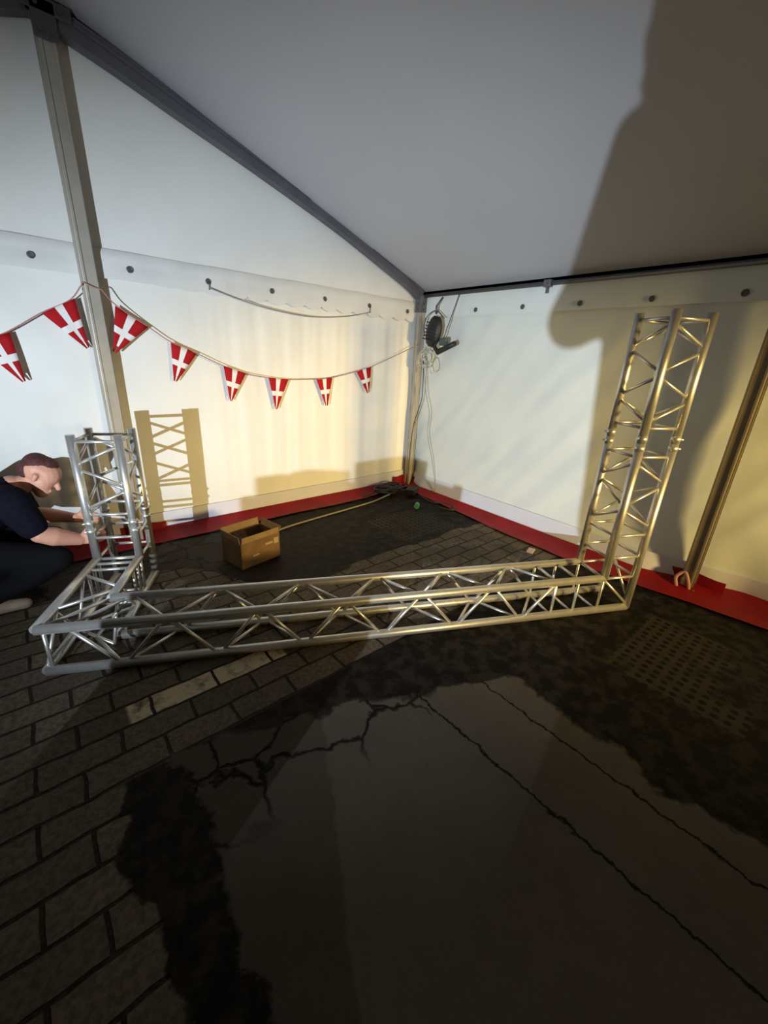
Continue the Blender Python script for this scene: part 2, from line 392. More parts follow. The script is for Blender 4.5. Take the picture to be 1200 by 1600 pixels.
# ------------------------------------------------------------ tent frame
def post(name, label, foot, h, wx, wy, m, group=None):
    t = thing(name, label, 'tent pole', foot, group)
    bm = bmesh.new(); x, y, z = foot
    box(bm, (x-wx/2, y-wy/2, 0.012), (x+wx/2, y+wy/2, h), bev=0.008)
    # keder grooves on the room faces
    under(t, obj('pole', bm, m))
    bm = bmesh.new()
    for s in (-1, 1):
        box(bm, (x+s*wx*0.36-0.006, y-wy/2-0.008, 0.02), (x+s*wx*0.36+0.006, y-wy/2+0.002, h-0.02))
        box(bm, (x-wx/2-0.008, y+s*wy*0.36-0.006, 0.02), (x-wx/2+0.002, y+s*wy*0.36+0.006, h-0.02))
    under(t, obj('keder_rail', bm, m))
    bm = bmesh.new(); box(bm, (x-wx/2-0.035, y-wy/2-0.035, 0), (x+wx/2+0.035, y+wy/2+0.03, 0.012), bev=0.003)
    for a in (-1, 1): cyl(bm, (x+a*(wx/2+0.02), y-wy/2-0.02, 0.01), (x+a*(wx/2+0.02), y-wy/2-0.02, 0.035), 0.010, seg=6)
    under(t, obj('base_plate', bm, STEEL))
    return t
post('tent_pole', 'grey metal corner pole where the two white tent walls meet', (-0.055, -0.075, 0), EAVE-0.02, 0.075, 0.075, ALUM)
pg = post('tent_pole', 'tall pale gable pole rising to the roof apex behind the left truss tower', (-POST_X, -0.065, 0), roof_z(-POST_X)-0.05, 0.09, 0.09, ALUM)
post('tent_pole', 'dark side pole with its foot on the red flap right of the tall truss tower', (-0.075, -POST_Y, 0), EAVE-0.02, 0.085, 0.085, mat('shaded_post', (0.20, 0.165, 0.115), 0.55, 0.2, nscale=5, namt=0.2))  # post metal in a darker colour, the shade on this pole painted in
# sloping gable rafter, slightly bowed
t = thing('roof_beam', 'dark grey sloping roof beam running from the apex down to the tent corner', 'roof beam', (-1.7, -0.06, 2.88))
bp = [(-3.36, 3.425), (-3.19, 3.374), (-2.94, 3.307), (-2.52, 3.180), (-2.01, 3.030), (-1.235, 2.785), (-0.627, 2.560), (-0.238, 2.410), (-0.06, 2.315)]
pts = catmull([(a, -0.055, b-0.012) for a, b in bp], 4)
bm = bmesh.new(); beam_box(bm, pts, (0, 1, 0), None, 0.085, 0.115); under(t, obj('beam', bm, ALUD))
bm = bmesh.new(); beam_box(bm, [V(p)+V((0.0, -0.048, 0.02)) for p in pts[2:-2]], (0, 1, 0), None, 0.012, 0.02)
under(t, obj('keder_rail', bm, ALUD))
# mirrored rafter beyond the apex
bm = bmesh.new(); beam_box(bm, [(-POST_X-0.05, -0.055, roof_z(-POST_X)-0.03), (XL+0.05, -0.055, EAVE-0.01)], (0, 1, 0), None, 0.085, 0.115)
tag(obj('roof_beam', bm, ALUD), 'roof beam sloping down from the apex towards the left, just outside the picture', 'roof beam')
t = thing('apex_bracket', 'dark metal bracket joining the gable pole to the roof beam', 'bracket', (-POST_X, -0.12, 3.34))
bm = bmesh.new(); box(bm, (-POST_X-0.06, -0.125, 3.24), (-POST_X+0.06, -0.112, 3.42), bev=0.004); box(bm, (-POST_X-0.10, -0.125, 3.36), (-POST_X+0.14, -0.112, 3.43), bev=0.004)
under(t, obj('plate', bm, STEEL))
for dx, dz in ((-0.03, 3.28), (0.03, 3.28), (-0.03, 3.39), (0.08, 3.39)):
    bm = bmesh.new(); cyl(bm, (-POST_X+dx, -0.14, dz), (-POST_X+dx, -0.124, dz), 0.012, seg=6); under(t, obj('bolt', bm, STEEL))
# eave rail
t = thing('eave_rail', 'thin dark rail along the top of the side wall from the corner to the right', 'rail', (-0.04, -4.5, 2.27))
bm = bmesh.new(); cyl(bm, (-0.045, -0.02, 2.292), (-0.045, YB+0.2, 2.292), 0.019, seg=14); under(t, obj('tube', bm, STEEL, smooth=False))
for yj in (-1.66, -3.324, -4.98):
    bm = bmesh.new(); box(bm, (-0.072, yj-0.035, 2.262), (-0.018, yj+0.035, 2.322), bev=0.006); cyl(bm, (-0.085, yj, 2.292), (-0.07, yj, 2.292), 0.011, seg=6)
    box(bm, (-0.052, yj-0.012, 2.215), (-0.038, yj+0.012, 2.266)); under(t, obj('clamp', bm, ALUD))
t = thing('corner_bracket', 'metal bracket with bolts at the eave corner above the black lamp', 'bracket', (-0.1, -0.12, 2.2))
bm = bmesh.new(); box(bm, (-0.098, -0.128, 2.12), (-0.012, -0.114, 2.30), bev=0.003); box(bm, (-0.108, -0.128, 2.12), (-0.096, -0.03, 2.30), bev=0.003)
under(t, obj('plate', bm, ALUD))
for dz in (2.15, 2.21, 2.27):
    bm = bmesh.new(); cyl(bm, (-0.055, -0.142, dz), (-0.055, -0.127, dz), 0.010, seg=6); under(t, obj('bolt', bm, STEEL)); bm = bmesh.new(); cyl(bm, (-0.122, -0.075, dz), (-0.107, -0.075, dz), 0.010, seg=6); under(t, obj('bolt', bm, STEEL))

# ------------------------------------------------------------ truss frame
TH = -0.4642; SS = 0.2495; U = V((math.cos(TH), math.sin(TH), 0)); W = V((-math.sin(TH), math.cos(TH), 0)); Z = V((0, 0, 1))
F = V((-3.9867, -1.561, 0.026)); LEN = 3.5456; KK = 1.006; H1 = 1.0644; H2 = 1.8951
RC, RB = 0.0250, 0.0095
truss = thing('truss_frame', 'silver aluminium box truss frame with two upright towers lying across the tent corner', 'truss', F)
def node(a, b, h): return F+U*a+W*b+Z*h
def section(O, ax, e1, e2, length, zz, rungs, ends=(0, 0, 0, 0), starts=(0, 0, 0, 0), phase=0, couplers=()):
    """box truss: origin corner O, axis ax, cross axes e1,e2. zz = (from,to,count) of the zigzag, rungs = positions of cross bars.
    starts/ends: extra length of chord i (mitred corners)"""
    bm = bmesh.new(); cn = [(0, 0), (1, 0), (1, 1), (0, 1)]
    P = lambda i, s: O+e1*cn[i][0]+e2*cn[i][1]+ax*s
    for fi in range(4):
        i, j = fi, (fi+1) % 4
        if zz:
            a, b, n = zz
            for k in range(n):
                s0 = a+(b-a)*k/n; s1 = a+(b-a)*(k+1)/n; fl = (k+fi+phase) % 2
                cyl(bm, P(i if fl else j, s0+0.012), P(j if fl else i, s1-0.012), RB, seg=8)
    sec = under(truss, obj('truss_section', bm, ALU))
    for s in rungs:
        for i in range(4):
            bm = bmesh.new(); cyl(bm, P(i, s), P((i+1) % 4, s), RB, seg=8); under(sec, obj('rung', bm, ALU))
    for i in range(4):
        bm = bmesh.new(); cyl(bm, P(i, -starts[i]), P(i, length+ends[i]), RC, seg=20)
        ch = obj('chord', bm, ALU); under(sec, ch)
    for s in couplers:
        for i in range(4):
            bm = bmesh.new(); cyl(bm, P(i, s-0.045), P(i, s-0.012), 0.0275, seg=16); cyl(bm, P(i, s+0.012), P(i, s+0.045), 0.0275, seg=16); cyl(bm, P(i, s-0.012), P(i, s+0.012), 0.021, seg=16)
            d = (P(i, s)-P((i+2) % 4, s)).normalized(); cyl(bm, P(i, s-0.028), P(i, s-0.028)+d*0.040, 0.006, seg=8); cyl(bm, P(i, s+0.028), P(i, s+0.028)+d*0.040, 0.006, seg=8)
            under(sec, obj('coupler', bm, ALU))
    return sec
e1, e2 = W*SS, Z*SS
# base beam, left corner joint to right corner joint
section(F+U*0.0, U, W*SS, Z*SS, LEN, (0.12, 2.94, 12), (2.93, 3.10, LEN-SS), starts=(0, -SS, -SS, 0), ends=(0, 0, -SS, -SS), couplers=())
# left horizontal leg towards the gable wall
section(F, W, U*SS, Z*SS, KK, (0.16, 0.56, 2), (0.60, 0.68, 0.757), starts=(0, -SS, -SS, 0), ends=(0, 0, -SS, -SS))
# left tower
LT = F+W*(KK-SS)
section(LT, Z, U*SS, W*SS, H1, (0.565+0.02, H1-0.05, 3), (0.245, 0.40, 0.56, H1-0.04), starts=(-SS, -SS, 0, 0), phase=1, couplers=(0.48,))
# right tower
RT = F+U*(LEN-SS)
section(RT, Z, U*SS, W*SS, 1.17, (0.60, 1.06, 3), (0.245, 0.40, 0.56, 1.085), starts=(-SS, 0, 0, -SS), couplers=(1.17,))
section(RT+Z*1.17, Z, U*SS, W*SS, H2-1.17, (0.11, H2-1.17-0.05, 4), (0.09, H2-1.17-0.04), phase=1)
# small diagonals in the corner faces
for a, b in ((node(0, 0, SS), node(SS, SS, SS)), (node(0, 0, 0), node(0, SS*0.9, SS)), (node(0.03, 0, 0), node(0.03, 0, SS)), (node(LEN, 0, 0.02), node(LEN-SS, 0, SS-0.01)),
             (node(LEN, 0, 0.02), node(LEN-0.33, 0, 0)), (node(LEN, 0, 0.05), node(LEN, SS, 0.35))):
    bm = bmesh.new(); cyl(bm, a, b, RB, seg=8); under(truss, obj('corner_brace', bm, ALU))

# ------------------------------------------------------------ bunting
bt = thing('flag_bunting', 'string of red and white cross pennants strung across the end wall', 'bunting', (-2.0, -0.1, 1.4))
YF = -0.050
cordR = [(-3.25, -0.125, 1.955), (-3.171, -0.1, 1.865), (-2.969, YF, 1.738), (-2.822, YF, 1.64), (-2.628, YF, 1.56), (-2.416, YF, 1.468), (-2.217, YF, 1.407), (-1.999, YF, 1.372),
         (-1.791, YF, 1.356), (-1.47, YF, 1.362), (-1.273, YF, 1.379), (-0.954, YF, 1.446), (-0.74, YF, 1.505), (-0.4, YF, 1.63), (-0.069, -0.115, 1.781)]
cordL = [(-4.6, YF, 1.42), (-4.1, YF, 1.535), (-3.853, YF, 1.62), (-3.61, YF, 1.775), (-3.44, YF, 1.87), (-3.36, -0.12, 1.97)]
wrap = [(-3.36, -0.125, 1.97), (-3.35, -0.128, 1.985), (-3.30, -0.130, 1.965), (-3.25, -0.125, 1.955)]
bm = bmesh.new(); tube(bm, catmull(cordL, 6)+catmull(wrap, 4)[1:]+catmull(cordR, 6)[1:], 0.0042, 6); under(bt, obj('cord', bm, mat('pinkish_cord', (0.42, 0.20, 0.16), 0.8)))
def pennant(a, b, tip, seed):
    """a,b: ends on the cord; tip: lower point (x,z). white cloth with four red fields, swallow tail"""
    a = V((a[0], 0, a[1])); b = V((b[0], 0, b[1])); tp = V((tip[0], 0, tip[1])); mid = (a+b)/2; ax = (b-a)/2; dn = tp-mid
    def P(s, t): # s -1..1 across, t 0..1 down
        wd = 1-t*0.90; p = mid+dn*t+ax*s*wd; y = -0.006*math.sin(t*3+seed)*(0.5+0.5*s)-0.010*t*math.sin(seed*2.1)-0.004*math.cos(s*2.5+seed)
        return V((p.x, YF-0.004+y, p.z))
    ss = [-1, -0.6, -0.24, 0.24, 0.6, 1]; tt = [0, 0.14, 0.28, 0.41, 0.56, 0.70, 0.84, 1.0]
    bm = bmesh.new(); G = [[bm.verts.new(P(s, t)) for s in ss] for t in tt]
    for j in range(7):
        for i in range(5):
            if j == 6 and i == 2: continue      # notch of the swallow tail
            f = bm.faces.new((G[j][i], G[j][i+1], G[j+1][i+1], G[j+1][i])); f.smooth = True
            f.material_index = 0 if (i == 2 or j == 3) else 1
    o = obj('pennant', bm, [WHITEF, REDF]); md = o.modifiers.new('s', 'SOLIDIFY'); md.thickness = 0.0015
    return under(bt, o)
FL = [((-4.00, 1.575), (-3.80, 1.64), (-3.79, 1.33)), ((-3.61, 1.772), (-3.41, 1.885), (-3.385, 1.565)), ((-3.171, 1.865), (-2.969, 1.738), (-3.225, 1.545)), ((-2.822, 1.640), (-2.628, 1.560), (-2.825, 1.335)), ((-2.416, 1.468), (-2.217, 1.407), (-2.375, 1.165)),
      ((-1.999, 1.373), (-1.791, 1.357), (-1.93, 1.075)), ((-1.47, 1.363), (-1.273, 1.380), (-1.345, 1.09)), ((-0.954, 1.447), (-0.75, 1.502), (-0.79, 1.215))]
for k, (a, b, c) in enumerate(FL): pennant(a, b, c, k*1.7+0.5)

# ------------------------------------------------------------ corner lamp and cables
lp = thing('work_lamp', 'black work lamp tilted on a clamp high beside the corner pole', 'lamp', (-0.11, -0.36, 1.9))
rot = Matrix.Rotation(math.radians(12), 3, 'X')
def XF(v): return V((-0.13, -0.39, 1.91))+rot @ V(v)
bm = bmesh.new()
prof = [(-0.165, 0.035), (-0.14, 0.075), (-0.08, 0.100), (0.0, 0.108), (0.07, 0.098), (0.125, 0.075), (0.155, 0.045)]
rings = []
for zz, rr in prof:
    rings.append([bm.verts.new(XF((0.055*math.cos(a)*rr/0.108*1.1, rr*math.sin(a), zz))) for a in [2*math.pi*k/20 for k in range(20)]])
for A, B in zip(rings, rings[1:]):
    for k in range(20): bm.faces.new((A[k], A[(k+1) % 20], B[(k+1) % 20], B[k])).smooth = True
bm.faces.new(rings[0]); bm.faces.new(rings[-1])
under(lp, obj('housing', bm, BLACK))
bm = bmesh.new()
for k in range(6): box(bm, (-0.075, -0.085+0.002*k, -0.10+k*0.035), (-0.05, 0.085-0.002*k, -0.09+k*0.035), Matrix.Translation((-0.13, -0.39, 1.91)) @ rot.to_4x4())
under(lp, obj('cooling_fin', bm, BLACK))
bm = bmesh.new(); tube(bm, catmull([(-0.13, -0.26, 1.86), (-0.13, -0.22, 1.95), (-0.13, -0.27, 2.07), (-0.13, -0.40, 2.12), (-0.12, -0.52, 2.04)], 6), 0.008, 6, flat=0.6)
cyl(bm, (-0.13, -0.40, 2.10), (-0.13, -0.40, 2.17), 0.011, seg=8); cyl(bm, (-0.13, -0.40, 2.17), (-0.045, -0.40, 2.26), 0.009, seg=8)
under(lp, obj('yoke', bm, STEEL))
bm = bmesh.new(); cyl(bm, (-0.13, -0.47, 1.69), (-0.15, -0.735, 1.785), 0.030, 0.027, seg=14); cyl(bm, (-0.13, -0.40, 1.77), (-0.13, -0.47, 1.69), 0.022, seg=12)
under(lp, obj('tube_arm', bm, BLACK))
bm = bmesh.new(); box(bm, (-0.15, -0.60, 1.76), (-0.10, -0.50, 1.84), bev=0.008); under(lp, obj('driver_box', bm, mat('dark_green_box', (0.05, 0.09, 0.07), 0.5)))
bm = bmesh.new()
for k, (c, r, sq) in enumerate([((-0.14, -0.31, 1.63), 0.10, 1.15), ((-0.15, -0.33, 1.60), 0.075, 1.2), ((-0.16, -0.29, 1.62), 0.085, 1.0), ((-0.15, -0.44, 1.54), 0.055, 1.4), ((-0.17, -0.27, 1.575), 0.05, 0.9), ((-0.16, -0.35, 1.64), 0.09, 0.9)]):
    tube(bm, [V(c)+V((0.012*math.sin(3*a+k), r*math.cos(a), r*sq*math.sin(a))) for a in [2*math.pi*j/26 for j in range(26)]], 0.0055, 6, True)
tag(obj('cable_coil', bm, PALEC), 'pale coil of cable hung below the black work lamp', 'cable')
bm = bmesh.new(); tube(bm, catmull([(-0.16, -0.29, 1.60), (-0.13, -0.28, 1.35), (-0.12, -0.27, 1.15), (-0.13, -0.20, 0.92), (-0.12, -0.15, 0.75), (-0.12, -0.13, 0.45), (-0.13, -0.14, 0.15), (-0.18, -0.20, 0.035)], 8), 0.0055, 6)
tag(obj('hanging_cable', bm, RUB), 'dark cable hanging from the coil and running down beside the corner pole', 'cable')
bm = bmesh.new(); tube(bm, catmull([(-0.16, -0.30, 1.57), (-0.12, -0.33, 1.25), (-0.10, -0.40, 1.0), (-0.09, -0.39, 0.75), (-0.09, -0.50, 0.45), (-0.11, -0.60, 0.18), (-0.12, -0.62, 0.065)], 8), 0.0048, 6)
tag(obj('hanging_cable', bm, GREYC), 'thin grey cable hanging free down the side wall to the red flap', 'cable')
bm = bmesh.new(); tube(bm, catmull([(-0.05, -0.64, 2.275), (-0.07, -0.60, 2.12), (-0.10, -0.56, 1.95), (-0.13, -0.54, 1.84), (-0.16, -0.46, 1.78), (-0.17, -0.44, 1.70)], 8), 0.005, 6)
tag(obj('hanging_cable', bm, RUB), 'short dark cable looping from the eave rail down to the work lamp', 'cable')
# heap on the ground in the corner
bm = bmesh.new(); rnd = random.Random(3)
for k in range(7):
    cx, cy, r = -0.52+rnd.uniform(-.12, .12), -0.26+rnd.uniform(-.05, .05), rnd.uniform(0.07, 0.14); z0 = 0.045+0.011*k
    tube(bm, [V((cx+r*1.3*math.cos(a), cy+r*0.75*math.sin(a), z0+0.008*math.sin(2*a+k))) for a in [2*math.pi*j/24 for j in range(24)]], 0.0095, 6, True)
tag(obj('cable_coil', bm, RUB), 'black heap of coiled cable on the ground at the foot of the corner pole', 'cable')
t = thing('power_distributor', 'black plug box lying on the ground in the corner between cables', 'socket box', (-0.30, -0.45, 0))
bm = bmesh.new(); mt = Matrix.Translation((-0.34, -0.44, 0.0)) @ Matrix.Rotation(0.5, 4, 'Z'); box(bm, (-0.09, -0.06, 0.03), (0.09, 0.06, 0.10), mt, bev=0.012); under(t, obj('case', bm, BLACK))
for k in range(3):
    bm = bmesh.new(); cyl(bm, mt @ V((-0.055+k*0.055, -0.06, 0.065)), mt @ V((-0.055+k*0.055, -0.075, 0.065)), 0.019, seg=14); under(t, obj('socket', bm, BLACK))
bm = bmesh.new(); tube(bm, catmull([(-0.42, -0.40, 0.055), (-0.5, -0.33, 0.10), (-0.62, -0.16, 0.085), (-0.80, -0.22, 0.045), (-0.95, -0.24, 0.04)], 8), 0.010, 8)
tag(obj('ground_cable', bm, RUB), 'thick black cable lying over the red flap left of the corner', 'cable')
bm = bmesh.new(); tube(bm, catmull([(-0.30, -0.52, 0.03), (-0.34, -0.78, 0.02), (-0.22, -0.95, 0.02), (-0.32, -1.12, 0.018), (-0.42, -0.98, 0.02)], 8), 0.010, 8)
tag(obj('ground_cable', bm, RUB), 'black cable snaking on the ground along the foot of the side wall', 'cable')
t = thing('plug_connector', 'small green plug lying on the dark ground in front of the corner', 'plug', (-0.60, -0.80, 0))
bm = bmesh.new(); cyl(bm, (-0.635, -0.83, 0.032), (-0.565, -0.775, 0.032), 0.031, 0.026, seg=16); under(t, obj('plug_body', bm, GREEN))
bm = bmesh.new(); cyl(bm, (-0.568, -0.777, 0.032), (-0.535, -0.750, 0.030), 0.018, 0.010, seg=12); under(t, obj('cable_gland', bm, BLACK))
bm = bmesh.new(); tube(bm, catmull([(-0.60, -0.32, 0.03), (-0.90, -0.38, 0.012), (-1.30, -0.43, 0.012), (-1.7, -0.47, 0.012), (-2.10, -0.52, 0.012), (-2.35, -0.60, 0.012)], 8), 0.009, 8)
tag(obj('rope', bm, ROPE), 'tan rope lying straight on the ground from the corner to the cardboard box', 'rope')
bm = bmesh.new(); mt = Matrix.Translation((-0.52, -2.22, 0)) @ Matrix.Rotation(0.3, 4, 'Z'); box(bm, (-0.055, -0.03, 0.0), (0.055, 0.03, 0.012), mt, bev=0.004)
tag(obj('scrap', bm, STONE), 'small pale scrap lying on the setts beside the red flap', 'scrap')
# strap at the side pole foot
bm = bmesh.new(); tube(bm, catmull([(-0.135, -3.36, 0.02), (-0.15, -3.34, 0.10), (-0.13, -3.30, 0.15), (-0.15, -3.26, 0.10), (-0.16, -3.28, 0.03)], 6), 0.012, 8)
tag(obj('strap', bm, mat('pink_strap', (0.45, 0.22, 0.18), 0.8)), 'pinkish strap looped at the foot of the side pole', 'strap')

# ------------------------------------------------------------ cardboard box
A0 = V((-2.775, -1.085, 0.0)); bu = V((0.982, 0.188, 0)); bw = V((-0.188, 0.982, 0)); BW_, BD, BH, TK = 0.360, 0.27, 0.215, 0.006
bx = thing('cardboard_box', 'open brown cardboard box standing on the ground near the left wall', 'box', A0)
def slab(p, a, b, n, th):
    bm = bmesh.new(); vs = [p, p+a, p+a+b, p+b]; lo = [bm.verts.new(v) for v in vs]; hi = [bm.verts.new(v+n*th) for v in vs]
    bm.faces.new(lo[::-1]); bm.faces.new(hi)
    for k in range(4): bm.faces.new((lo[k], lo[(k+1) % 4], hi[(k+1) % 4], hi[k]))
    return bm
H = Z*BH; e = Z*0.004
bmx = bmesh.new()
for p, a, b, n in ((A0+e, bu*BW_, H, bw), (A0+bw*(BD-TK)+e, bu*BW_, H, bw), (A0+e, bw*BD, H, bu), (A0+bu*(BW_-TK)+e, bw*BD, H, bu), (A0+e, bu*BW_, bw*BD, Z)):
    vs = [p, p+a, p+a+b, p+b]; lo = [bmx.verts.new(v) for v in vs]; hi = [bmx.verts.new(v+n*TK) for v in vs]
    bmx.faces.new(lo[::-1]); bmx.faces.new(hi)
    for k in range(4): bmx.faces.new((lo[k], lo[(k+1) % 4], hi[(k+1) % 4], hi[k]))
under(bx, obj('box_body', bmx, CARD))
T0 = A0+Z*(BH+0.004)
under(bx, obj('flap', slab(T0+bu*0.01, bu*(BW_-0.02), Z*0.050-bw*0.006, bw, 0.005), CARD2))                       # front, folded outwards
under(bx, obj('flap', slab(T0+bw*0.01, bw*(BD-0.02), Z*0.058-bu*0.012, bu, 0.005), CARD2))       # left
under(bx, obj('flap', slab(T0+bu*BW_+bw*0.01, bw*(BD-0.02), bu*0.02+Z*0.045, bu, 0.005), CARD2))       # right
under(bx, obj('flap', slab(T0+bw*BD+bu*0.01, bu*(BW_-0.02), bw*0.012+Z*0.055, bw, 0.005), CARD2))       # back
under(bx, obj('flap', slab(T0+bw*(BD-0.02)-Z*0.01+bu*0.09, bu*0.11, -bw*0.06-Z*0.09, Z, 0.005), CARD))
fn = -bw
for (s0, s1, z0, z1) in ((0.22, 0.29, 0.145, 0.165), (0.30, 0.345, 0.135, 0.185), (0.10, 0.16, 0.085, 0.10)):
    under(bx, obj('label', slab(A0+bu*s0+Z*z0+fn*0.0015, bu*(s1-s0), Z*(z1-z0), fn, 0.0006), TAPE))

# ------------------------------------------------------------ people
def blob(name, segs, voxel, m, parent=None, smooth_it=6, balls=()):
    """union of tapered capsules remeshed to one continuous surface"""
    bm = bmesh.new()
    for p0, r0, p1, r1 in segs:
        cyl(bm, p0, p1, r0, r1, seg=16); ball(bm, p0, r0*1.0, 16); ball(bm, p1, r1*1.0, 16)
    for c, r, sc in balls: ball(bm, c, r, 18, sc)
    tmp = obj('tmp', bm, m)
    md = tmp.modifiers.new('r', 'REMESH'); md.mode = 'VOXEL'; md.voxel_size = voxel
    sm = tmp.modifiers.new('s', 'SMOOTH'); sm.factor = 0.5; sm.iterations = smooth_it
    dg = bpy.context.evaluated_depsgraph_get(); me = bpy.data.meshes.new_from_object(tmp.evaluated_get(dg))
    bpy.data.objects.remove(tmp); me.name = name
    o = bpy.data.objects.new(name, me); COL.objects.link(o)
    for p in me.polygons: p.use_smooth = True
    if not me.materials: me.materials.append(m)
    if parent: under(parent, o)
    return o
def chain(pts): return [(V(a), ra, V(b), rb) for (a, ra), (b, rb) in zip(pts, pts[1:])]
def hand(wrist, d, palm_n, side, curl=0.9, s=1.0):
    """palm, four unequal curled fingers, thumb from the side of the palm. d: pointing dir, palm_n: towards palm, side: thumb side"""
    wrist = V(wrist); d = V(d).normalized(); n = V(palm_n); n = (n-d*n.dot(d)).normalized(); t = V(side); t = (t-d*t.dot(d)-n*t.dot(n)).normalized()
    seg = []
    for k in range(4):
        off = t*(0.030-0.020*k)*s
        kn = wrist+d*0.085*s+off
        seg += [(wrist+d*0.01*s+off*0.6, 0.016*s, kn, 0.0125*s)]
        L = (0.040, 0.044, 0.041, 0.033)[k]*s; p = kn; a = curl*0.35
        for j, f in enumerate((1.0, 0.70, 0.55)):
            q = p+(d*math.cos(a)+n*math.sin(a))*L*f; seg += [(p, (0.0095-0.001*j)*s, q, (0.0088-0.001*j)*s)]; p = q; a += curl*0.75
    b = wrist+d*0.025*s+t*0.028*s; p = b+(d*0.6+t*0.75+n*0.25).normalized()*0.042*s; q = p+(d*0.75+t*0.1+n*0.7).normalized()*0.032*s
    seg += [(wrist+d*0.012*s+t*0.01*s, 0.014*s, b, 0.014*s), (b, 0.013*s, p, 0.0105*s), (p, 0.0105*s, q, 0.009*s)]
    return seg
def head_parts(c, fwd, upv, s=1.0):
    """skull, jaw, nose, ears as capsules; returns segs"""
    c = V(c); f = V(fwd).normalized(); u_ = V(upv); u_ = (u_-f*u_.dot(f)).normalized(); r = f.cross(u_)
    g = [(c+u_*0.035*s-f*0.02*s, 0.078*s, c+u_*0.03*s+f*0.025*s, 0.074*s), (c-u_*0.02*s+f*0.02*s, 0.066*s, c-u_*0.075*s+f*0.045*s, 0.040*s),
         (c+u_*0.005*s+f*0.090*s, 0.010*s, c-u_*0.028*s+f*0.108*s, 0.015*s), (c-u_*0.055*s+f*0.080*s+r*0.014*s, 0.010*s, c-u_*0.055*s+f*0.080*s-r*0.014*s, 0.010*s),
         (c+u_*0.028*s+f*0.078*s+r*0.035*s, 0.012*s, c+u_*0.028*s+f*0.078*s-r*0.035*s, 0.012*s)]
    for sgn in (-1, 1): g.append((c+r*sgn*0.080*s-f*0.005*s+u_*0.012*s, 0.014*s, c+r*sgn*0.078*s-f*0.005*s-u_*0.015*s, 0.010*s))
    return g, f, u_, r

def crouching():
    P = thing('person', 'person in a dark jacket crouching at the left edge and reaching for the truss tower', 'person', (-4.15, -0.60, 0))
    hip = V((-4.42, -0.50, 0.44)); chest = V((-4.10, -0.57, 0.675)); neckb = V((-3.975, -0.60, 0.745)); hd = V((-3.835, -0.615, 0.80))
    shR = V((-3.99, -0.77, 0.70)); shL = V((-3.99, -0.42, 0.70)); elR = V((-3.90, -0.82, 0.49)); wrR = V((-3.715, -0.78, 0.395))
    elL = V((-3.93, -0.40, 0.50)); wrL = V((-3.70, -0.56, 0.47))
    hR, hL = hip+V((0.0, -0.11, -0.02)), hip+V((0.02, 0.10, -0.02)); kR = V((-3.84, -0.80, 0.30)); kL = V((-3.84, -0.40, 0.30)); aR = V((-4.24, -0.76, 0.085)); aL = V((-4.17, -0.40, 0.085))
    hs, f, u_, r = head_parts(hd, (0.80, -0.22, -0.50), (0.5, 0, 0.85), 1.08)
    seg = hs+chain([(neckb, 0.062), (hd-f*0.03-u_*0.06, 0.055)])+chain([(hip, 0.13), (hip.lerp(chest, 0.5), 0.125), (chest, 0.13), (neckb, 0.075)])
    seg += chain([(chest, 0.09), (shR, 0.06), (elR, 0.050), (elR.lerp(wrR, 0.35), 0.060), (wrR, 0.038)])+chain([(chest, 0.09), (shL, 0.055), (elL, 0.050), (elL.lerp(wrL, 0.35), 0.052), (wrL, 0.032)])
    seg += chain([(hR, 0.09), (kR, 0.058), (kR.lerp(aR, 0.4), 0.055), (aR, 0.036)])+chain([(hL, 0.09), (kL, 0.058), (kL.lerp(aL, 0.4), 0.055), (aL, 0.036)])
    seg += hand(wrR, (1, -0.30, 0.05), (0, 0.9, -0.1), (0, 0, 1), 1.0)+hand(wrL, (1, -0.25, -0.05), (0, -1, 0.0), (0, 0, 1), 1.0)
    under(P, blob('body', seg, 0.0055, SKIN, None, 3))
    # jacket with sleeves pushed to the elbow
    elR2 = shR.lerp(elR, 0.72); elL2 = shL.lerp(elL, 0.9)
    js = chain([(hip, 0.155), (hip.lerp(chest, 0.5), 0.165), (chest, 0.160), (neckb-V((0.03, 0, 0.02)), 0.092)])+chain([(chest, 0.125), (shR, 0.100), (elR2, 0.080)])+chain([(chest, 0.12), (shL, 0.082), (elL2, 0.066)])
    under(P, blob('jacket', js, 0.010, JACKET, None, 4))
    ts = []
    for h_, k_, a_ in ((hR, kR, aR), (hL, kL, aL)): ts += chain([(hip, 0.14), (h_, 0.115), (k_, 0.080), (k_.lerp(a_, 0.45), 0.074), (a_+V((0, 0, 0.02)), 0.055)])
    under(P, blob('trousers', ts, 0.010, TROUS, None, 4))
    for a_ in (aR, aL):
        toe = V((a_.x+0.185, a_.y-0.015, 0.036)); under(P, blob('shoe', chain([(V((a_.x-0.035, a_.y, 0.045)), 0.040), (V((a_.x+0.06, a_.y, 0.044)), 0.043), (toe, 0.034)])+[(V((a_.x, a_.y, 0.06)), 0.042, V((a_.x, a_.y, 0.095)), 0.040)], 0.006, SHOE, None, 3))
    under(P, blob('hair', [(hd+u_*0.062-f*0.035, 0.078, hd+u_*0.072+f*0.012, 0.066), (hd+u_*0.02-f*0.055, 0.066, hd+u_*0.06-f*0.03, 0.078)], 0.007, HAIR, None, 3))
    for sg in (-1, 1):
        bm = bmesh.new(); ball(bm, hd+f*0.078+u_*0.012+r*sg*0.032, 0.012, 12); under(P, obj('eye', bm, WHITEF))
    return P
crouching()

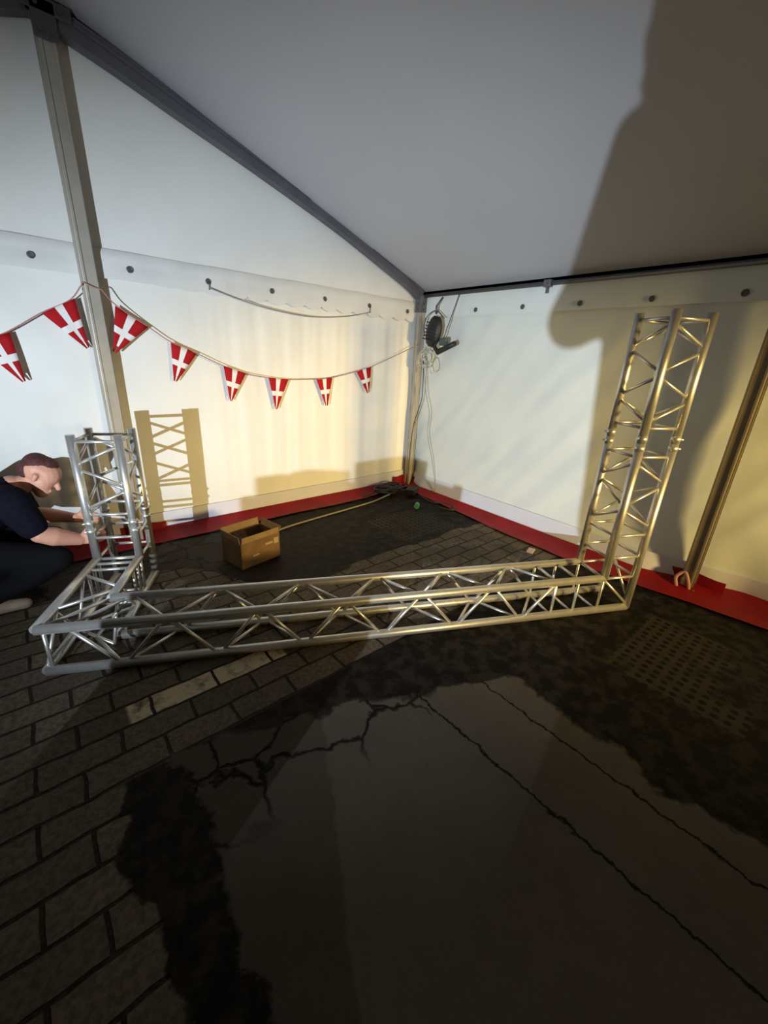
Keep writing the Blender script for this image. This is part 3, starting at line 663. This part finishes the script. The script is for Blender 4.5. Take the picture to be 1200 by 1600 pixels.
def photographer():
    P = thing('person', 'standing person in dark clothes beside the camera, just outside the picture', 'person', (-4.12, -3.80, 0))
    f = V((0.61, 0.70, 0)).normalized(); r = V((f.y, -f.x, 0)); C = V((-4.12, -3.80, 0))
    def Q(a, b, z): return C+r*a+f*b+Z*z
    hd = Q(-0.11, 0.0, 1.74); hs, ff, uu, rr = head_parts(hd, f, Z, 1.05)
    arms = []
    shL, shR = Q(-0.18, -0.02, 1.42), Q(0.21, -0.02, 1.43)
    elL, elR = Q(-0.36, 0.02, 1.26), Q(0.28, -0.02, 1.20); wrL, wrR = Q(-0.20, 0.06, 1.60), Q(0.20, 0.05, 1.44)
    seg = hs+chain([(Q(0, -0.02, 1.44), 0.065), (Q(0, 0, 1.62), 0.058)])+chain([(Q(0, 0, 0.96), 0.15), (Q(0, 0, 1.15), 0.14), (Q(0, 0, 1.36), 0.155), (Q(0, -0.02, 1.45), 0.08)])
    for sh, el, wr in ((shL, elL, wrL), (shR, elR, wrR)): seg += chain([(Q(0, 0, 1.38), 0.11), (sh, 0.062), (el, 0.046), (wr, 0.03)])
    for s in (-1, 1): seg += chain([(Q(0.05+0.08*s, 0, 0.93), 0.10), (Q(0.12+0.07*s, 0.01, 0.50), 0.062), (Q(0.14+0.08*s, -0.02, 0.09), 0.04)])
    seg += hand(wrL, Z, r, f, 0.5)+hand(wrR, (0, 0, 1), -r, f, 0.6)
    under(P, blob('body', seg, 0.009, SKIN, None, 3))
    js = chain([(Q(0.03, 0, 0.86), 0.185), (Q(0, 0, 1.1), 0.19), (Q(0, 0, 1.34), 0.20), (Q(-0.09, -0.03, 1.46), 0.135), (hd-f*0.03+Z*0.05, 0.132)])
    for s, el in ((-1, elL), (1, elR)):
        sh = shL if s < 0 else shR; wr = wrL if s < 0 else wrR
        js += chain([(Q(0, 0, 1.36), 0.15), (sh, 0.095), (el, 0.052), (el.lerp(wr, 0.85), 0.052)])+chain([(Q(0.15*s, 0, 0.88), 0.10), (Q(0.17*s, 0, 1.25), 0.115)])
    under(P, blob('jacket', js, 0.014, JACKET, None, 4))
    ts = []
    for s in (-1, 1): ts += chain([(Q(0, 0, 0.92), 0.15), (Q(0.05+0.08*s, 0, 0.86), 0.12), (Q(0.12+0.07*s, 0.01, 0.50), 0.088), (Q(0.14+0.08*s, -0.02, 0.11), 0.068)])
    under(P, blob('trousers', ts, 0.014, TROUS, None, 4))
    for s in (-1, 1): under(P, blob('shoe', chain([(Q(0.14+0.08*s, -0.05, 0.045), 0.045), (Q(0.14+0.09*s, 0.14, 0.038), 0.036)]), 0.008, BLACK, None, 2))
    under(P, blob('hair', [(hd+Z*0.06-f*0.03, 0.09, hd+Z*0.10+f*0.01, 0.09)], 0.009, HAIR, None, 3))
photographer()

# flight case standing left of the picture, with blocks added on its lid to step the shade; its shadow falls low on the end wall
fc = thing('flight_case', 'black flight case on the ground left of the photographer, outside the picture', 'case', (-4.48, -3.10, 0))
bm = bmesh.new(); box(bm, (-4.765, -3.22, 0.012), (-4.19, -3.00, 0.835), bev=0.01); under(fc, obj('case_body', bm, PLY))
bm = bmesh.new()
for x in (-4.765, -4.19):
    for y in (-3.22, -3.00): box(bm, (x-0.012, y-0.012, 0.0), (x+0.012, y+0.012, 0.845))
box(bm, (-4.777, -3.005, 0.62), (-4.178, -2.992, 0.65)); under(fc, obj('edge_profile', bm, ALUD))
for a, b in ((-4.765, -4.695), (-4.665, -4.605), (-4.455, -4.275)):
    bm = bmesh.new(); box(bm, (a, -3.14, 0.83), (b, -3.02, 0.897), bev=0.004); under(fc, obj('shadow_block', bm, BLACK))  # unseen added blocks, sized only for their shadows on the end wall
